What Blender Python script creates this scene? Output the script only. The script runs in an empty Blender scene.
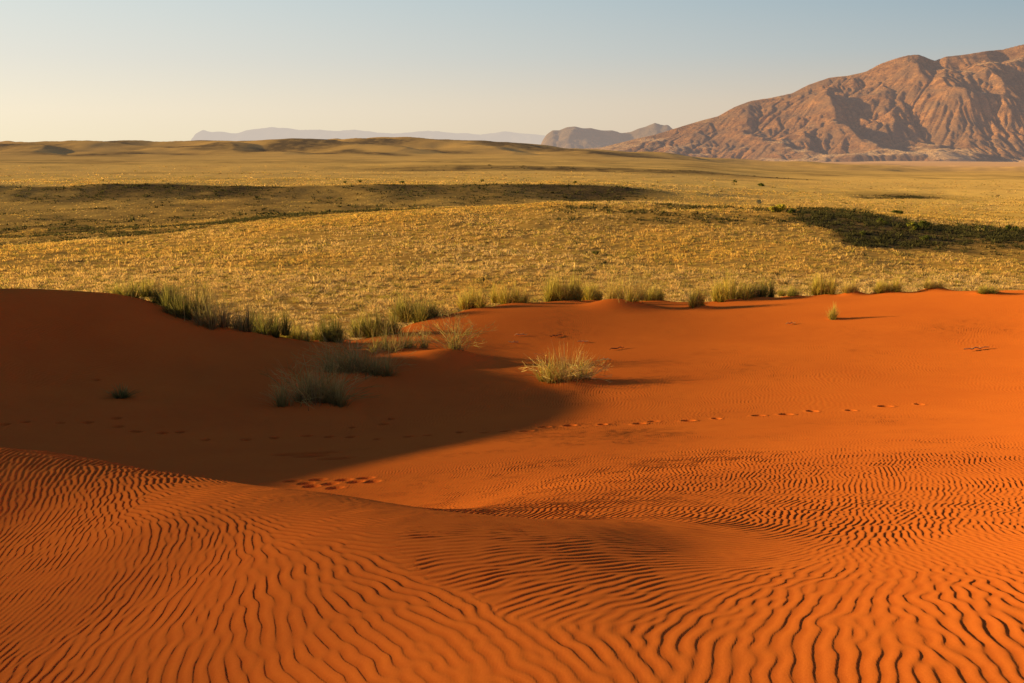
import bpy, math, random
import numpy as np
rng = np.random.default_rng(7)
random.seed(7)
R = math.radians
scene = bpy.context.scene
col = scene.collection

# ------------------------------------------------------------------ camera model
CZ = 20.0                      # height of the lens over the datum
PITCH = R(11.1)
F = 996.0
cp, sp_ = math.cos(PITCH), math.sin(PITCH)
SUN_EL, SUN_AZ = 11.2, 9.0    # elevation; degrees forward of due left
SUN = np.array([-math.cos(R(SUN_AZ))*math.cos(R(SUN_EL)), math.sin(R(SUN_AZ))*math.cos(R(SUN_EL)), math.sin(R(SUN_EL))])

def P(px, py, Y):
    """survey point of the photograph at ground distance Y"""
    u = (px-512)/F; v = (341.5-py)/F
    dy = cp+v*sp_; dz = -sp_+v*cp
    return (u/dy*Y, Y, CZ+dz/dy*Y)

# ------------------------------------------------------------------ noise
def _hash(ix, iy, seed):
    n = (ix.astype(np.int64)*374761393 + iy.astype(np.int64)*668265263 + seed*974634777) & 0x7fffffff
    n = ((n ^ (n >> 13))*1274126177) & 0x7fffffff
    n = (n ^ (n >> 16)) & 0x7fffffff
    return n/float(0x7fffffff)*2-1
def vnoise(x, y, seed=0):
    x = np.asarray(x, float); y = np.asarray(y, float)
    ix = np.floor(x); iy = np.floor(y); fx = x-ix; fy = y-iy
    ix = ix.astype(np.int64); iy = iy.astype(np.int64)
    fx = fx*fx*fx*(fx*(fx*6-15)+10); fy = fy*fy*fy*(fy*(fy*6-15)+10)
    a = _hash(ix, iy, seed); b = _hash(ix+1, iy, seed); c = _hash(ix, iy+1, seed); d = _hash(ix+1, iy+1, seed)
    return (a*(1-fx)+b*fx)*(1-fy)+(c*(1-fx)+d*fx)*fy
def fbm(x, y, oct=4, seed=0, gain=.5):
    s = 0; a = 1
    for i in range(oct):
        s = s+a*vnoise(x*2**i+i*17.3, y*2**i-i*9.1, seed+i*31); a *= gain
    return s
def sstep(a, b, x):
    t = np.clip((x-a)/(b-a), 0, 1); return t*t*(3-2*t)
def blur(a, k):
    for _ in range(k):
        a = (a + np.roll(a, 1, 0)+np.roll(a, -1, 0)+np.roll(a, 1, 1)+np.roll(a, -1, 1))/5
    return a

# ------------------------------------------------------------------ materials
def newmat(name):
    m = bpy.data.materials.new(name); m.use_nodes = True
    nt = m.node_tree; nt.nodes.clear()
    out = nt.nodes.new('ShaderNodeOutputMaterial')
    return m, nt, out
def N(nt, t, **kw):
    n = nt.nodes.new(t)
    for k, v in kw.items():
        if hasattr(n, k): setattr(n, k, v)
        else: n.inputs[k.replace('_', ' ')].default_value = v
    return n
def ramp(nt, fac, stops):
    r = nt.nodes.new('ShaderNodeValToRGB')
    e = r.color_ramp.elements
    while len(e) < len(stops): e.new(.5)
    for i, (p, c) in enumerate(stops):
        e[i].position = p; e[i].color = (c[0], c[1], c[2], 1)
    nt.links.new(fac, r.inputs[0]); return r.outputs[0]
def mixc(nt, fac, a, b, mode='MIX'):
    m = nt.nodes.new('ShaderNodeMix'); m.data_type = 'RGBA'; m.blend_type = mode
    for s, v in ((m.inputs[0], fac), (m.inputs[6], a), (m.inputs[7], b)):
        if hasattr(v, 'links'): nt.links.new(v, s)
        elif isinstance(v, (int, float)): s.default_value = v
        else: s.default_value = (*v, 1)
    return m.outputs[2]
def noise_tex(nt, scale, detail=4, rough=.5, vec=None, stretch=None):
    n = nt.nodes.new('ShaderNodeTexNoise'); n.inputs['Scale'].default_value = scale
    n.inputs['Detail'].default_value = detail; n.inputs['Roughness'].default_value = rough
    if vec is None:
        g = nt.nodes.new('ShaderNodeNewGeometry'); vec = g.outputs['Position']
    if stretch:
        mp = nt.nodes.new('ShaderNodeMapping'); mp.inputs['Scale'].default_value = stretch
        nt.links.new(vec, mp.inputs[0]); vec = mp.outputs[0]
    nt.links.new(vec, n.inputs['Vector'])
    return n.outputs[0]
def bump(nt, h, dist, strength=1.0):
    b = nt.nodes.new('ShaderNodeBump'); b.inputs['Distance'].default_value = dist; b.inputs['Strength'].default_value = strength
    nt.links.new(h, b.inputs['Height']); return b.outputs[0]
def diffuse(nt, out, colr, normal=None, rough=.6, haze=0, haze_col=(.7, .6, .5)):
    d = nt.nodes.new('ShaderNodeBsdfDiffuse'); d.inputs['Roughness'].default_value = rough
    nt.links.new(colr, d.inputs[0])
    if normal is not None: nt.links.new(normal, d.inputs['Normal'])
    sh = d.outputs[0]
    if haze:
        e = nt.nodes.new('ShaderNodeEmission'); e.inputs[0].default_value = (*haze_col, 1)
        mx = nt.nodes.new('ShaderNodeMixShader')
        if hasattr(haze, 'links'): nt.links.new(haze, mx.inputs[0])
        else: mx.inputs[0].default_value = haze
        nt.links.new(sh, mx.inputs[1]); nt.links.new(e.outputs[0], mx.inputs[2]); sh = mx.outputs[0]
    nt.links.new(sh, out.inputs[0])

def sand_material():
    m, nt, out = newmat('red_sand')
    n1 = noise_tex(nt, .35, 5, .55)
    n2 = noise_tex(nt, 260, 2, .7)
    n3 = noise_tex(nt, 9, 4, .6)
    c = ramp(nt, n1, [(.3, (.51, .115, .017)), (.7, (.62, .149, .020))])
    c = mixc(nt, ramp(nt, n3, [(.35, (0, 0, 0)), (.75, (.35, .35, .35))]), c, (.49, .090, .020))
    c = mixc(nt, .30, c, ramp(nt, n2, [(.3, (.36, .060, .014)), (.7, (.80, .22, .045))]))
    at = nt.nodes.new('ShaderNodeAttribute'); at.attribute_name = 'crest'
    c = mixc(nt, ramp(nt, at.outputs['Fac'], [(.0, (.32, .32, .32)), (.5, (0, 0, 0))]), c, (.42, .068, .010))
    b = bump(nt, n2, .0012, .5)
    diffuse(nt, out, c, b, 1.0)
    return m
def plain_material():
    m, nt, out = newmat('dry_grass_ground')
    at = nt.nodes.new('ShaderNodeAttribute'); at.attribute_name = 'tone'
    g = noise_tex(nt, 1.6, 5, .65)
    big = noise_tex(nt, .012, 5, .6, stretch=(1, .35, 1))
    speck = noise_tex(nt, .45, 4, .7)
    c = ramp(nt, g, [(.34, (.30, .16, .040)), (.48, (.66, .39, .095)), (.64, (.86, .55, .15))])
    c = mixc(nt, .30, c, ramp(nt, big, [(.35, (.66, .32, .08)), (.5, (.92, .54, .13)), (.65, (.80, .48, .12))]))
    # sparse dark scrub and bare reddish sand
    c = mixc(nt, ramp(nt, speck, [(.58, (0, 0, 0)), (.72, (.45, .45, .45))]), c, (.13, .075, .026))
    geo0 = nt.nodes.new('ShaderNodeNewGeometry'); l0 = nt.nodes.new('ShaderNodeVectorMath'); l0.operation = 'LENGTH'
    nt.links.new(geo0.outputs['Position'], l0.inputs[0])
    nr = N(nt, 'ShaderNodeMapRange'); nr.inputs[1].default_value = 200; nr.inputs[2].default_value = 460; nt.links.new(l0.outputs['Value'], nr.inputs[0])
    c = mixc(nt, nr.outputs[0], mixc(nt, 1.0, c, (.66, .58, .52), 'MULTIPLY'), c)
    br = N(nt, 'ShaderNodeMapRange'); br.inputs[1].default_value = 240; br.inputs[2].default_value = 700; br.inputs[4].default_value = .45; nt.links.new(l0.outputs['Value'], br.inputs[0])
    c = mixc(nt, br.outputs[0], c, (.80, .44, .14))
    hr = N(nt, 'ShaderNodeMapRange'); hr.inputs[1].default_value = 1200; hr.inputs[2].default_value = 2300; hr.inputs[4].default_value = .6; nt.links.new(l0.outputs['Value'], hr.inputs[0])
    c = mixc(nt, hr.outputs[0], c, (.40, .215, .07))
    c = mixc(nt, at.outputs['Fac'], c, ramp(nt, g, [(.38, (.055, .036, .018)), (.66, (.19, .112, .045))]))  # dark scrub tone, with slope shade mixed into the ground colour
    b = bump(nt, g, .06, .5)
    # dust haze grows with distance from the dunes
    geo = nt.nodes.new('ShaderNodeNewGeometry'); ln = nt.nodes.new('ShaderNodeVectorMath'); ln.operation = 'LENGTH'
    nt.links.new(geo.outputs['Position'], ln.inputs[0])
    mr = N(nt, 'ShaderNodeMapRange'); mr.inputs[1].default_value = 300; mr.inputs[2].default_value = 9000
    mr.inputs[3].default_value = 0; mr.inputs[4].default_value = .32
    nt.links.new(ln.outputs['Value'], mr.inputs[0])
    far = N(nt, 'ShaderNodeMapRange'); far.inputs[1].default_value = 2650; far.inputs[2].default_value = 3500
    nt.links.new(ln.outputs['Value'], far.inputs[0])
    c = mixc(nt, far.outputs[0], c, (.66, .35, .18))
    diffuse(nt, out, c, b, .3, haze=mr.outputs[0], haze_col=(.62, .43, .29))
    return m
def rock_material(name, cols, haze, haze_col, sc=.01, dist=12.0, extra=True):
    m, nt, out = newmat(name)
    n1 = noise_tex(nt, sc, 8, .62)
    n2 = noise_tex(nt, sc*.22, 5, .6, stretch=(1, 1, 3)); n9 = noise_tex(nt, sc*.9, 9, .75, stretch=(1, 1, 4))
    c = ramp(nt, n1, [(.35, cols[0]), (.65, cols[1])])
    c = mixc(nt, ramp(nt, n2, [(.42, (0, 0, 0)), (.6, (.8, .8, .8))]), c, cols[2])
    if extra:
        at = nt.nodes.new('ShaderNodeAttribute'); at.attribute_name = 'steep'
        c = mixc(nt, at.outputs['Fac'], cols[3], c)
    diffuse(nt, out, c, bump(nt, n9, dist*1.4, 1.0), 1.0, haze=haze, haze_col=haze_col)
    return m
def blade_material(name, transl=.3):
    m, nt, out = newmat(name)
    at = nt.nodes.new('ShaderNodeAttribute'); at.attribute_name = 'col'
    d = nt.nodes.new('ShaderNodeBsdfDiffuse'); t = nt.nodes.new('ShaderNodeBsdfTranslucent')
    nz = noise_tex(nt, 6, 3, .6)
    c = mixc(nt, .35, at.outputs['Color'], ramp(nt, nz, [(.3, (.35, .35, .35)), (.7, (1.6, 1.6, 1.6))]), 'MULTIPLY')
    nt.links.new(c, d.inputs[0]); nt.links.new(c, t.inputs[0])
    mx = nt.nodes.new('ShaderNodeMixShader'); mx.inputs[0].default_value = transl
    nt.links.new(d.outputs[0], mx.inputs[1]); nt.links.new(t.outputs[0], mx.inputs[2]); nt.links.new(mx.outputs[0], out.inputs[0])
    return m
M_SAND = sand_material(); M_PLAIN = plain_material(); M_BLADE = blade_material('grass_blades', .48); M_DRY = blade_material('dry_stalks', .15)

# ------------------------------------------------------------------ mesh helpers
def mesh_np(name, verts, faces, mat, attrs=None, smooth=True, colors=None):
    """faces: (n,3) or (n,4) int array"""
    me = bpy.data.meshes.new(name)
    nv, nf, k = len(verts), len(faces), faces.shape[1]
    me.vertices.add(nv); me.vertices.foreach_set('co', np.ascontiguousarray(verts, np.float32).ravel())
    me.loops.add(nf*k); me.loops.foreach_set('vertex_index', np.ascontiguousarray(faces, np.int32).ravel())
    me.polygons.add(nf); me.polygons.foreach_set('loop_start', np.arange(0, nf*k, k, dtype=np.int32))
    me.polygons.foreach_set('loop_total', np.full(nf, k, np.int32))
    me.polygons.foreach_set('use_smooth', np.full(nf, smooth, bool))
    me.update(calc_edges=True)
    for an, av in (attrs or {}).items():
        a = me.attributes.new(an, 'FLOAT', 'POINT'); a.data.foreach_set('value', np.asarray(av, np.float32).ravel())
    if colors is not None:
        a = me.attributes.new('col', 'FLOAT_COLOR', 'POINT')
        c4 = np.ones((nv, 4), np.float32); c4[:, :3] = colors; a.data.foreach_set('color', c4.ravel())
    me.materials.append(mat)
    return me
def link(name, me, parent=None, loc=None):
    o = bpy.data.objects.new(name, me); col.objects.link(o)
    if parent: o.parent = parent
    if loc is not None: o.location = loc
    return o
def grid_faces(nr, nc):
    i = np.arange(nr-1)[:, None]*nc+np.arange(nc-1)[None, :]
    return np.stack([i, i+1, i+nc+1, i+nc], -1).reshape(-1, 4)

# ------------------------------------------------------------------ the red dune: surveyed surface
ctl = []
def C_(*a): ctl.append(P(*a))
for px, py, Y in [
 (0,683,4.1),(256,683,3.6),(512,683,3.05),(768,683,2.85),(1024,683,2.68),
 (0,600,5.3),(0,530,6.8),(0,480,7.5),(0,448,9.0),(75,456,8.7),(120,463,8.4),(200,477,7.6),(150,600,4.85),(300,600,4.2),(150,520,5.8),(150,470,7.7),(300,540,5.0),(300,491,6.7),
 (400,560,4.55),(400,510,5.8),(500,600,3.9),(500,560,4.5),(500,537,5.0),(600,600,3.8),(600,572,4.3),(700,600,3.85),
 (500,523,6.9),(500,508,7.8),(600,528,5.35),(600,510,7.3),(700,555,5.15),(700,520,6.2),(800,600,3.75),(900,600,3.62),(1000,600,3.5),(900,540,5.6),(1010,540,5.4),
 (900,500,7.5),(1010,500,7.5),(800,520,6.4),(800,490,8.5),(700,485,8.9),(600,480,10.2),(500,472,13.0),(900,450,11.5),(1010,450,11.5),
 (800,450,12.6),(700,450,13.8),(600,440,16.2),
 (545,428,20),(700,417,20),(850,410,20),(1010,400,20.8),(420,434,20),(300,440,20),(150,428,20.5),(20,423,20),
 (570,380,27),(700,370,27),(850,370,26),(1000,370,25.8),
 (500,352,33),(600,330,36),(750,330,35),(900,330,33),(1020,330,32.3),
 (512,306,42),(600,303,43),(700,304,42),(800,299,41),(900,294,40),(1024,296,37),
 (440,318,40),(380,338,36.5),(330,346,35),(260,337,34),(200,322,33),(110,294,32.5),(0,288,31.5),
 (60,340,28.5),(0,370,25),(150,370,27.5),(250,380,26.5),(350,390,26),(450,395,25.5),
 (400,350,32.2),(455,350,32),(480,356,31),(500,372,28.5),(330,365,29.5),(420,372,28.5)]:
    C_(px, py, Y)
def rel(x, y, z): ctl.append((x, y, CZ+z))
# hidden floor right behind the foreground shoulder
rel(-4.6, 10.2, -3.9); rel(-1.9, 9.2, -3.75); rel(-6.6, 12.0, -4.25); rel(-2.6, 12.5, -4.55); rel(-8, 16, -5.1); rel(0, 9.5, -3.45); rel(-4.2,14.5,-4.95)
# left dune mass (out of frame, throws the big shadow)
rel(-20, 27, -2.2); rel(-20, 21, -1.86); rel(-19, 15, -1.85); rel(-22.5, 31.5, -2.1); rel(-17.3, 31.5, -4.7); rel(-28, 24, -1.0); rel(-28, 34, -2.0); rel(-23, 37, -5.0); rel(-40, 24, -3); rel(-16.2, 20, -4.1); rel(-15.5,15.5,-3.9)
rel(-12, 40, -9.0); rel(-7, 43.5, -9.4); rel(-18, 38.5, -7.9); rel(-24, 39, -7.0); rel(-3, 48, -9.4)
rel(-15, 8, -3.1); rel(-12.5, 11.5, -3.8); rel(-9.5, 8.5, -3.2); rel(-25, 3, -2.0); rel(-40, 5, -3); rel(-10, 3, -2.95); rel(-5, 0, -2.1); rel(0, 0, -1.7); rel(5, 0, -1.8); rel(15, 3, -1.6); rel(30, 5, -1.0)
rel(-20, -10, -2.5); rel(10, -10, -2.0); rel(40, -5, -1.5)
rel(20, 15, -3.75); rel(35, 20, -3.9); rel(30, 32, -5.1); rel(45, 30, -5.0)
# back slope of the dune field, running down under the grass plain
for x in (-60, -40, -25, -12, 0, 12, 25, 40, 60):
    rel(x, 50, -9.4 if x < -5 else -8.6); rel(x, 64, -15.5); rel(x, 80, -21)
ctl = np.array(ctl)
def tps_fit(pts, vals, smooth):
    n = len(pts); d2 = ((pts[:, None]-pts[None])**2).sum(-1)
    K = .5*d2*np.log(d2+1e-9); K[np.diag_indices(n)] += smooth
    A = np.zeros((n+3, n+3)); A[:n, :n] = K; A[:n, n] = 1; A[:n, n+1:] = pts; A[n, :n] = 1; A[n+1:, :n] = pts.T
    b = np.zeros(n+3); b[:n] = vals
    return np.linalg.solve(A, b)
TS = 10.0
tw = tps_fit(ctl[:, :2]/TS, ctl[:, 2], .003)
hummocks = []   # (x, y, height, radius)
def dune_base(x, y):
    x = np.asarray(x, float); y = np.asarray(y, float)
    xs = (x/TS).ravel(); ys = (y/TS).ravel(); out = np.empty_like(xs)
    for s in range(0, len(xs), 60000):
        a = xs[s:s+60000]; b = ys[s:s+60000]
        d2 = (a[:, None]-ctl[None, :, 0]/TS)**2+(b[:, None]-ctl[None, :, 1]/TS)**2
        out[s:s+60000] = (.5*d2*np.log(d2+1e-9))@tw[:len(ctl)]+tw[-3]+tw[-2]*a+tw[-1]*b
    return out.reshape(x.shape)
def dune_h(x, y):
    z = dune_base(x, y)
    w = sstep(9, 22, y)
    z = z+.030*w*fbm(x/8., y/8., 2, 5)
    for hx, hy, hh, hr in hummocks:
        z = z+hh*np.exp(-(((x-hx)/hr)**2+((y-hy)/hr)**2))
    return z
def hit(px, py, fn, y0=2.5, y1=80.0):
    """first meeting of the sight line through a photo point with the surface"""
    Y = np.geomspace(y0, y1, 500)
    x, y, z = P(px, py, Y)
    g = fn(x, y); s = np.where(z < g)[0]
    if len(s): i = s[0]
    else:                                   # grazes the skyline: stand on the crest
        i = int(np.argmax(np.where(Y > 14, (g-CZ)/y, -9)))
    return float(x[i]), float(y[i]), float(g[i])

# ------------------------------------------------------------------ wind ripples grown by oriented filtering
def grow_ripples(nx, ny, dx, theta, lam, iters, seed):
    g = np.random.default_rng(seed).standard_normal((ny, nx))
    kx = np.fft.rfftfreq(nx, dx)[None, :]; ky = np.fft.fftfreq(ny, dx)[:, None]
    k = np.hypot(kx, ky); ang = np.arctan2(ky, kx)
    k0 = 1/lam; radial = np.exp(-((k-k0)/(.30*k0))**2)
    NB = 9; filt = []
    for b in range(NB):
        a0 = math.pi*b/NB
        da = np.angle(np.exp(2j*(ang-a0)))/2
        filt.append(radial*np.exp(-(da/R(25))**2))
    tb = (theta % math.pi)/math.pi*NB
    lo = np.floor(tb).astype(int) % NB; fr = tb-np.floor(tb)
    for it in range(iters):
        G = np.fft.rfft2(g); out = np.zeros((ny, nx))
        for b in range(NB):
            w = np.where(lo == b, 1-fr, 0)+np.where((lo+1) % NB == b, fr, 0)
            if w.max() > 0: out += w*np.fft.irfft2(G*filt[b], s=(ny, nx))
        g = np.tanh(out/(out.std()+1e-9)*1.6)
    return out/(out.std()+1e-9)
def bilin(a, fx, fy, wrap=False):
    ix = np.floor(fx).astype(int); iy = np.floor(fy).astype(int); tx = fx-ix; ty = fy-iy
    h, w = a.shape
    if wrap: x0 = ix % w; x1 = (ix+1) % w; y0 = iy % h; y1 = (iy+1) % h
    else:
        x0 = np.clip(ix, 0, w-1); x1 = np.clip(ix+1, 0, w-1); y0 = np.clip(iy, 0, h-1); y1 = np.clip(iy+1, 0, h-1)
        tx = np.clip(tx, 0, 1); ty = np.clip(ty, 0, 1)
    tx = tx*tx*(3-2*tx)*.5+tx*.5; ty = ty*ty*(3-2*ty)*.5+ty*.5
    return (a[y0, x0]*(1-tx)+a[y0, x1]*tx)*(1-ty)+(a[y1, x0]*(1-tx)+a[y1, x1]*tx)*ty
X0, Y0, DX, NX, NY = -10.2, 1.2, .0106, 1920, 1400      # 21 x 15.5 m around the foreground
ori = []
for px, py, b in [(50,650,0),(150,600,0),(60,530,5),(50,480,15),(200,650,0),(200,560,15),(200,500,45),(300,640,12),(330,580,25),(330,530,55),
 (330,505,75),(430,620,28),(450,670,28),(540,670,28),(590,672,22),(640,672,12),(690,672,2),(450,520,85),(450,545,97),(520,560,112),(600,560,112),(540,590,116),(620,600,118),
 (680,590,130),(720,620,150),(780,600,165),(740,560,122),(680,545,108),(800,570,160),(850,620,175),(745,660,174),(950,640,180),(1000,570,178),
 (900,560,172),(900,500,160),(1000,480,160),(800,500,160),(700,500,158),(600,510,165),(520,490,165),(450,470,165),(600,460,160),(750,450,158),
 (300,440,165),(100,430,165),(10,430,165),(800,410,165)]:
    x, y, z = hit(px, py, dune_base); ori.append((x, y, b))
ori = np.array(ori)
gx, gy = np.meshgrid(X0+DX*8*np.arange(NX//8+1), Y0+DX*8*np.arange(NY//8+1))
u = gx/(gy+1.0); l = np.log(gy+1.0)
ou = ori[:, 0]/(ori[:, 1]+1.0); ol = np.log(ori[:, 1]+1.0)
w = 1/(((u[..., None]-ou)**2+((l[..., None]-ol)*1.0)**2)+.0009)**1.6
vx = (w*np.cos(2*np.radians(ori[:, 2]))).sum(-1); vy = (w*np.sin(2*np.radians(ori[:, 2]))).sum(-1)
th = .5*np.arctan2(vy, vx)+.20*fbm(gx/1.3, gy/1.3, 2, 77)
cth, sth = np.cos(2*th), np.sin(2*th)
fxg, fyg = np.meshgrid(np.arange(NX)/8., np.arange(NY)/8.)
theta = .5*np.arctan2(bilin(sth, fxg, fyg), bilin(cth, fxg, fyg))
LAM = .048
rip = grow_ripples(NX, NY, DX, theta, LAM, 4, 3)
NXn, NYn = 1080, 640; i0 = int((-5.8-X0)/DX)
ripn = grow_ripples(NXn, NYn, DX, theta[:NYn, i0:i0+NXn], .064, 4, 31)
tile = grow_ripples(640, 640, .016, np.full((640, 640), R(162)), .055, 4, 9)
theta_c, theta_s = np.cos(theta), np.sin(theta)

# footprints: surveyed from the photo, pressed into the sand
prints = []
fp = [(545,428),(572,426),(602,425),(637,423),(657,421),(686,419),(719,418),(760,415),(786,414),(817,411),(847,409),(884,406),(918,404),
      (527,432),(505,431),(484,433),(461,433),(430,436),(408,438),(377,439),(352,437),(330,438),(305,438),(276,439),(247,440),(209,439),(180,434),(160,434),(135,432),(116,421),(90,424),(62,424),(30,423),(8,425),
      (352,429),(385,424),(118,428),(392,420),(97,380)]
for q in fp:
    x, y, z = hit(q[0], q[1], dune_base)
    prints.append((x+rng.normal(0, .04), y+rng.normal(0, .12), .092+rng.uniform(-.03, .03), .12+rng.uniform(-.03,.03), .12+rng.uniform(-.035,.03)))
for q in [(292,486),(306,488),(318,484),(330,488),(344,484),(356,487),(366,483),(335,492),(312,491),(372,486)]:
    x, y, z = hit(q[0], q[1]-4, dune_base); prints.append((x, y, .11, .10, .045))
for q in [(290,455),(300,454),(311,456),(322,453),(336,459)]:
    x, y, z = hit(q[0], q[1], dune_base); prints.append((x, y, .30, .2, .07))

def dune_full(x, y):
    """height with ripples and prints, plus sideways lean of the ripples"""
    z = dune_h(x, y)
    wv = .55+.45*vnoise(x/1.7, y/1.7, 201)
    xw = x+wv*(.016*vnoise(x/.16, y/.13, 202)+.007*vnoise(x/.07, y/.07, 204)); yw = y+wv*.022*vnoise(x/.17, y/.17, 203)
    fx = (xw-X0)/DX; fy = (yw-Y0)/DX
    near = bilin(rip, fx, fy)
    rad = np.hypot(x, y)+.5*vnoise(x/.9, y/.9, 301)
    wn = (1-sstep(4.3, 5.6, rad))*sstep(0, 20, fx-i0)*(1-sstep(NXn-20, NXn-1, fx-i0))
    nn = bilin(ripn, fx-i0, fy)
    near = (near*(1-wn)+nn*wn)/np.sqrt(wn**2+(1-wn)**2+1e-6)
    inside = sstep(0, 60, fx)*(1-sstep(NX-90, NX-10, fx))*(1-sstep(NY-260, NY-40, fy))*sstep(0, 20, fy)
    wx = x+.35*fbm(x/2.6, y/2.6, 2, 91)+.8*vnoise(x/9, y/9, 12); wy = y+.5*fbm(x/3.1, y/3.1, 2, 55)
    far = bilin(tile, wx/.012, wy/.012, True)
    d = np.hypot(x, y); wf = sstep(18, 24, d)
    far = (far*(1-wf)+bilin(tile, wx/.0215+100, wy/.0215, True)*wf)/np.sqrt(wf**2+(1-wf)**2)
    r = near*inside+far*(1-inside)
    ct = bilin(theta_c, fx, fy)*inside+math.cos(R(162))*(1-inside); stt = bilin(theta_s, fx, fy)*inside+math.sin(R(162))*(1-inside)
    sg = np.where(ct < 0, -1, 1); ct = ct*sg; stt = stt*sg
    d = np.hypot(x, y)
    amp = (.0030+.0010*wn+.0009*sstep(17, 26, d))*1.0*(.66+.34*sstep(-.55, .20, fbm(x/.26, y/.36, 2, 144)))*(1+.40*sstep(1.2, -2.5, x)*sstep(12, 8, y)-.24*sstep(1.5, 4.5, x))*(1+.35*fbm(x/2.2, y/2.2, 2, 44))
    amp = amp*(1-.45*sstep(25, 40, y)*sstep(-12, 8, -x+4))*(.55+.45*sstep(-.9, .2, fbm(x/4.5+3, y/4.5, 2, 66)))
    amp = np.clip(amp, 0, .009)
    # crests round and narrow, lee side short: sharpen then lean
    rr = np.tanh(r*.65)*1.3
    z = z+amp*rr
    lean = amp*1.9*rr
    pd = np.zeros_like(z); flat = np.zeros_like(z)
    for px_, py_, a, b, dep in prints:
        m = (np.abs(x-px_) < 1.0) & (np.abs(y-py_) < 1.0)
        if not m.any(): continue
        e = ((x[m]-px_)/a)**2+((y[m]-py_)/b)**2
        pd[m] += -dep*np.exp(-e**3)+dep*.08*np.exp(-(np.sqrt(e)-1.5)**2*6)
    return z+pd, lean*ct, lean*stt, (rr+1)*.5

# bush survey first: hummocks raise the sand they grow on
bushes = [ # px, py(base), width px, height px, kind, label
 (132,300,44,19,'green','yellow-green grass tussock highest up on the left dune crest'),
 (166,311,36,22,'dark','dark green tussock just right of the topmost one on the left dune crest'),
 (187,322,44,32,'darkmix','large dark shaded grass clump halfway down the left dune edge'),
 (214,332,44,34,'dry','tall wispy dry grass clump with bare stalks in shade on the left dune edge'),
 (243,336,36,26,'drydark','thin dry brown tuft between two dark clumps at the shaded sand edge'),
 (268,339,42,28,'darkmix','dark green clump beside the small sunlit sand patch'),
 (299,333,42,18,'green','broad yellow-green clump behind the small sunlit sand patch'),
 (332,346,32,24,'dark','compact dark green tussock right of the small sunlit sand patch'),
 (374,340,50,24,'round','rounded dark green bush with a sunlit left shoulder'),
 (418,324,54,24,'round2','broad green bush throwing a long shadow across the sand'),
 (358,376,84,30,'sparse','pale bush trailing up the slope just above the larger sparse one in shade'),
 (400,357,58,20,'drymix','straw and green scrubby bush on the small sand mound'),
 (455,362,46,26,'twig','tangled grey twiggy bush on the lip of the shadow'),
 (316,408,76,36,'sparse','large pale grey-green sparse bush low in the shaded bowl'),
 (122,400,24,13,'smalldark','small dark tuft alone on the shaded slope at the left'),
 (472,311,34,19,'yellow','rounded yellow tussock at the sand edge left of centre'),
 (510,303,38,18,'yellow','low wide yellow tussock pair at the centre of the sand edge'),
 (563,302,40,24,'yellowbig','tall yellow tussock with a dark shaded right side at the sand edge'),
 (590,300,26,18,'yellow','slim yellow tuft between the tall yellow tussock and the sand hummock'),
 (626,308,46,26,'straw','dry straw bush half buried in an orange sand hummock'),
 (652,300,30,16,'green','low green tuft just right of the sand hummock'),
 (697,309,22,17,'green','small tuft standing a little forward of the sand edge'),
 (730,303,42,24,'yellow','yellow-green clump with dark base at the sand edge right of centre'),
 (757,301,36,17,'darkmix','darker clump joined to the right side of a yellow-green one'),
 (822,297,26,18,'yellow','upright yellow tuft on the sand edge above the lone little tuft'),
 (833,320,12,13,'tiny','tiny lone tuft standing out on the open orange sand'),
 (790,298,24,10,'green','flat low tuft on the sand edge between two taller ones'),
 (886,294,28,13,'yellow','low yellow tuft on the dune crest toward the right'),
 (850,296,20,10,'straw','short straw tuft on the dune crest near the right'),
 (932,292,24,9,'straw','faint straw tuft just peeking over the right dune crest'),
 (986,295,24,8,'green','short green tuft nearest the right edge on the dune crest'),
 (566,386,62,24,'strawbig','wide straw-coloured grass clump alone on the open orange sand'),
]
placed = []
for (px, py, wd, ht, kind, lab) in bushes:
    x, y, z = hit(px, py, dune_base, 12, 47); s = y/F
    placed.append([x, y, wd*s*1.42, ht*s*1.48, kind, lab])
    hh = {'strawbig': .16, 'straw': .22, 'twig': .2, 'drymix': .22, 'sparse': .12, 'tiny': .03, 'smalldark': .04}.get(kind, .13)
    hummocks.append((x+.15, y+.1, hh, wd*s*.55))
x, y, z = hit(432, 366, dune_base, 12, 46); hummocks.append((x, y, .34, 1.1))
x, y, z = hit(608, 308, dune_base, 12, 46); hummocks.append((x, y, .22, .9))

# ---- dune sheet: polar grid, finer near the lens
def polar(rs, az):
    rr, aa = np.meshgrid(rs, az, indexing='ij')
    return rr*np.sin(aa), rr*np.cos(aa)
rs = [1.2]
while rs[-1] < 84:
    r = rs[-1]
    rs.append(r+(max(.008, min(.028, r*.0022)) if 2.6 < r < 38 else (.06 if r < 46 else .5)))
rs = np.array(rs)
az = np.concatenate([np.radians(np.linspace(-105, -36, 90, endpoint=False)), np.radians(np.linspace(-36, 36, 1650)), np.radians(np.linspace(36, 105, 91))[1:]])
gx, gy = polar(rs, az)
gz, lx, ly, cr = dune_full(gx.ravel(), gy.ravel())
V = np.stack([gx.ravel()+lx, gy.ravel()+ly, gz], -1)
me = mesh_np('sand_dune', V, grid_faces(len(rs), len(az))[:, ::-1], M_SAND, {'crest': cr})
o = link('sand_dune', me); o['kind'] = 'structure'

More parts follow.
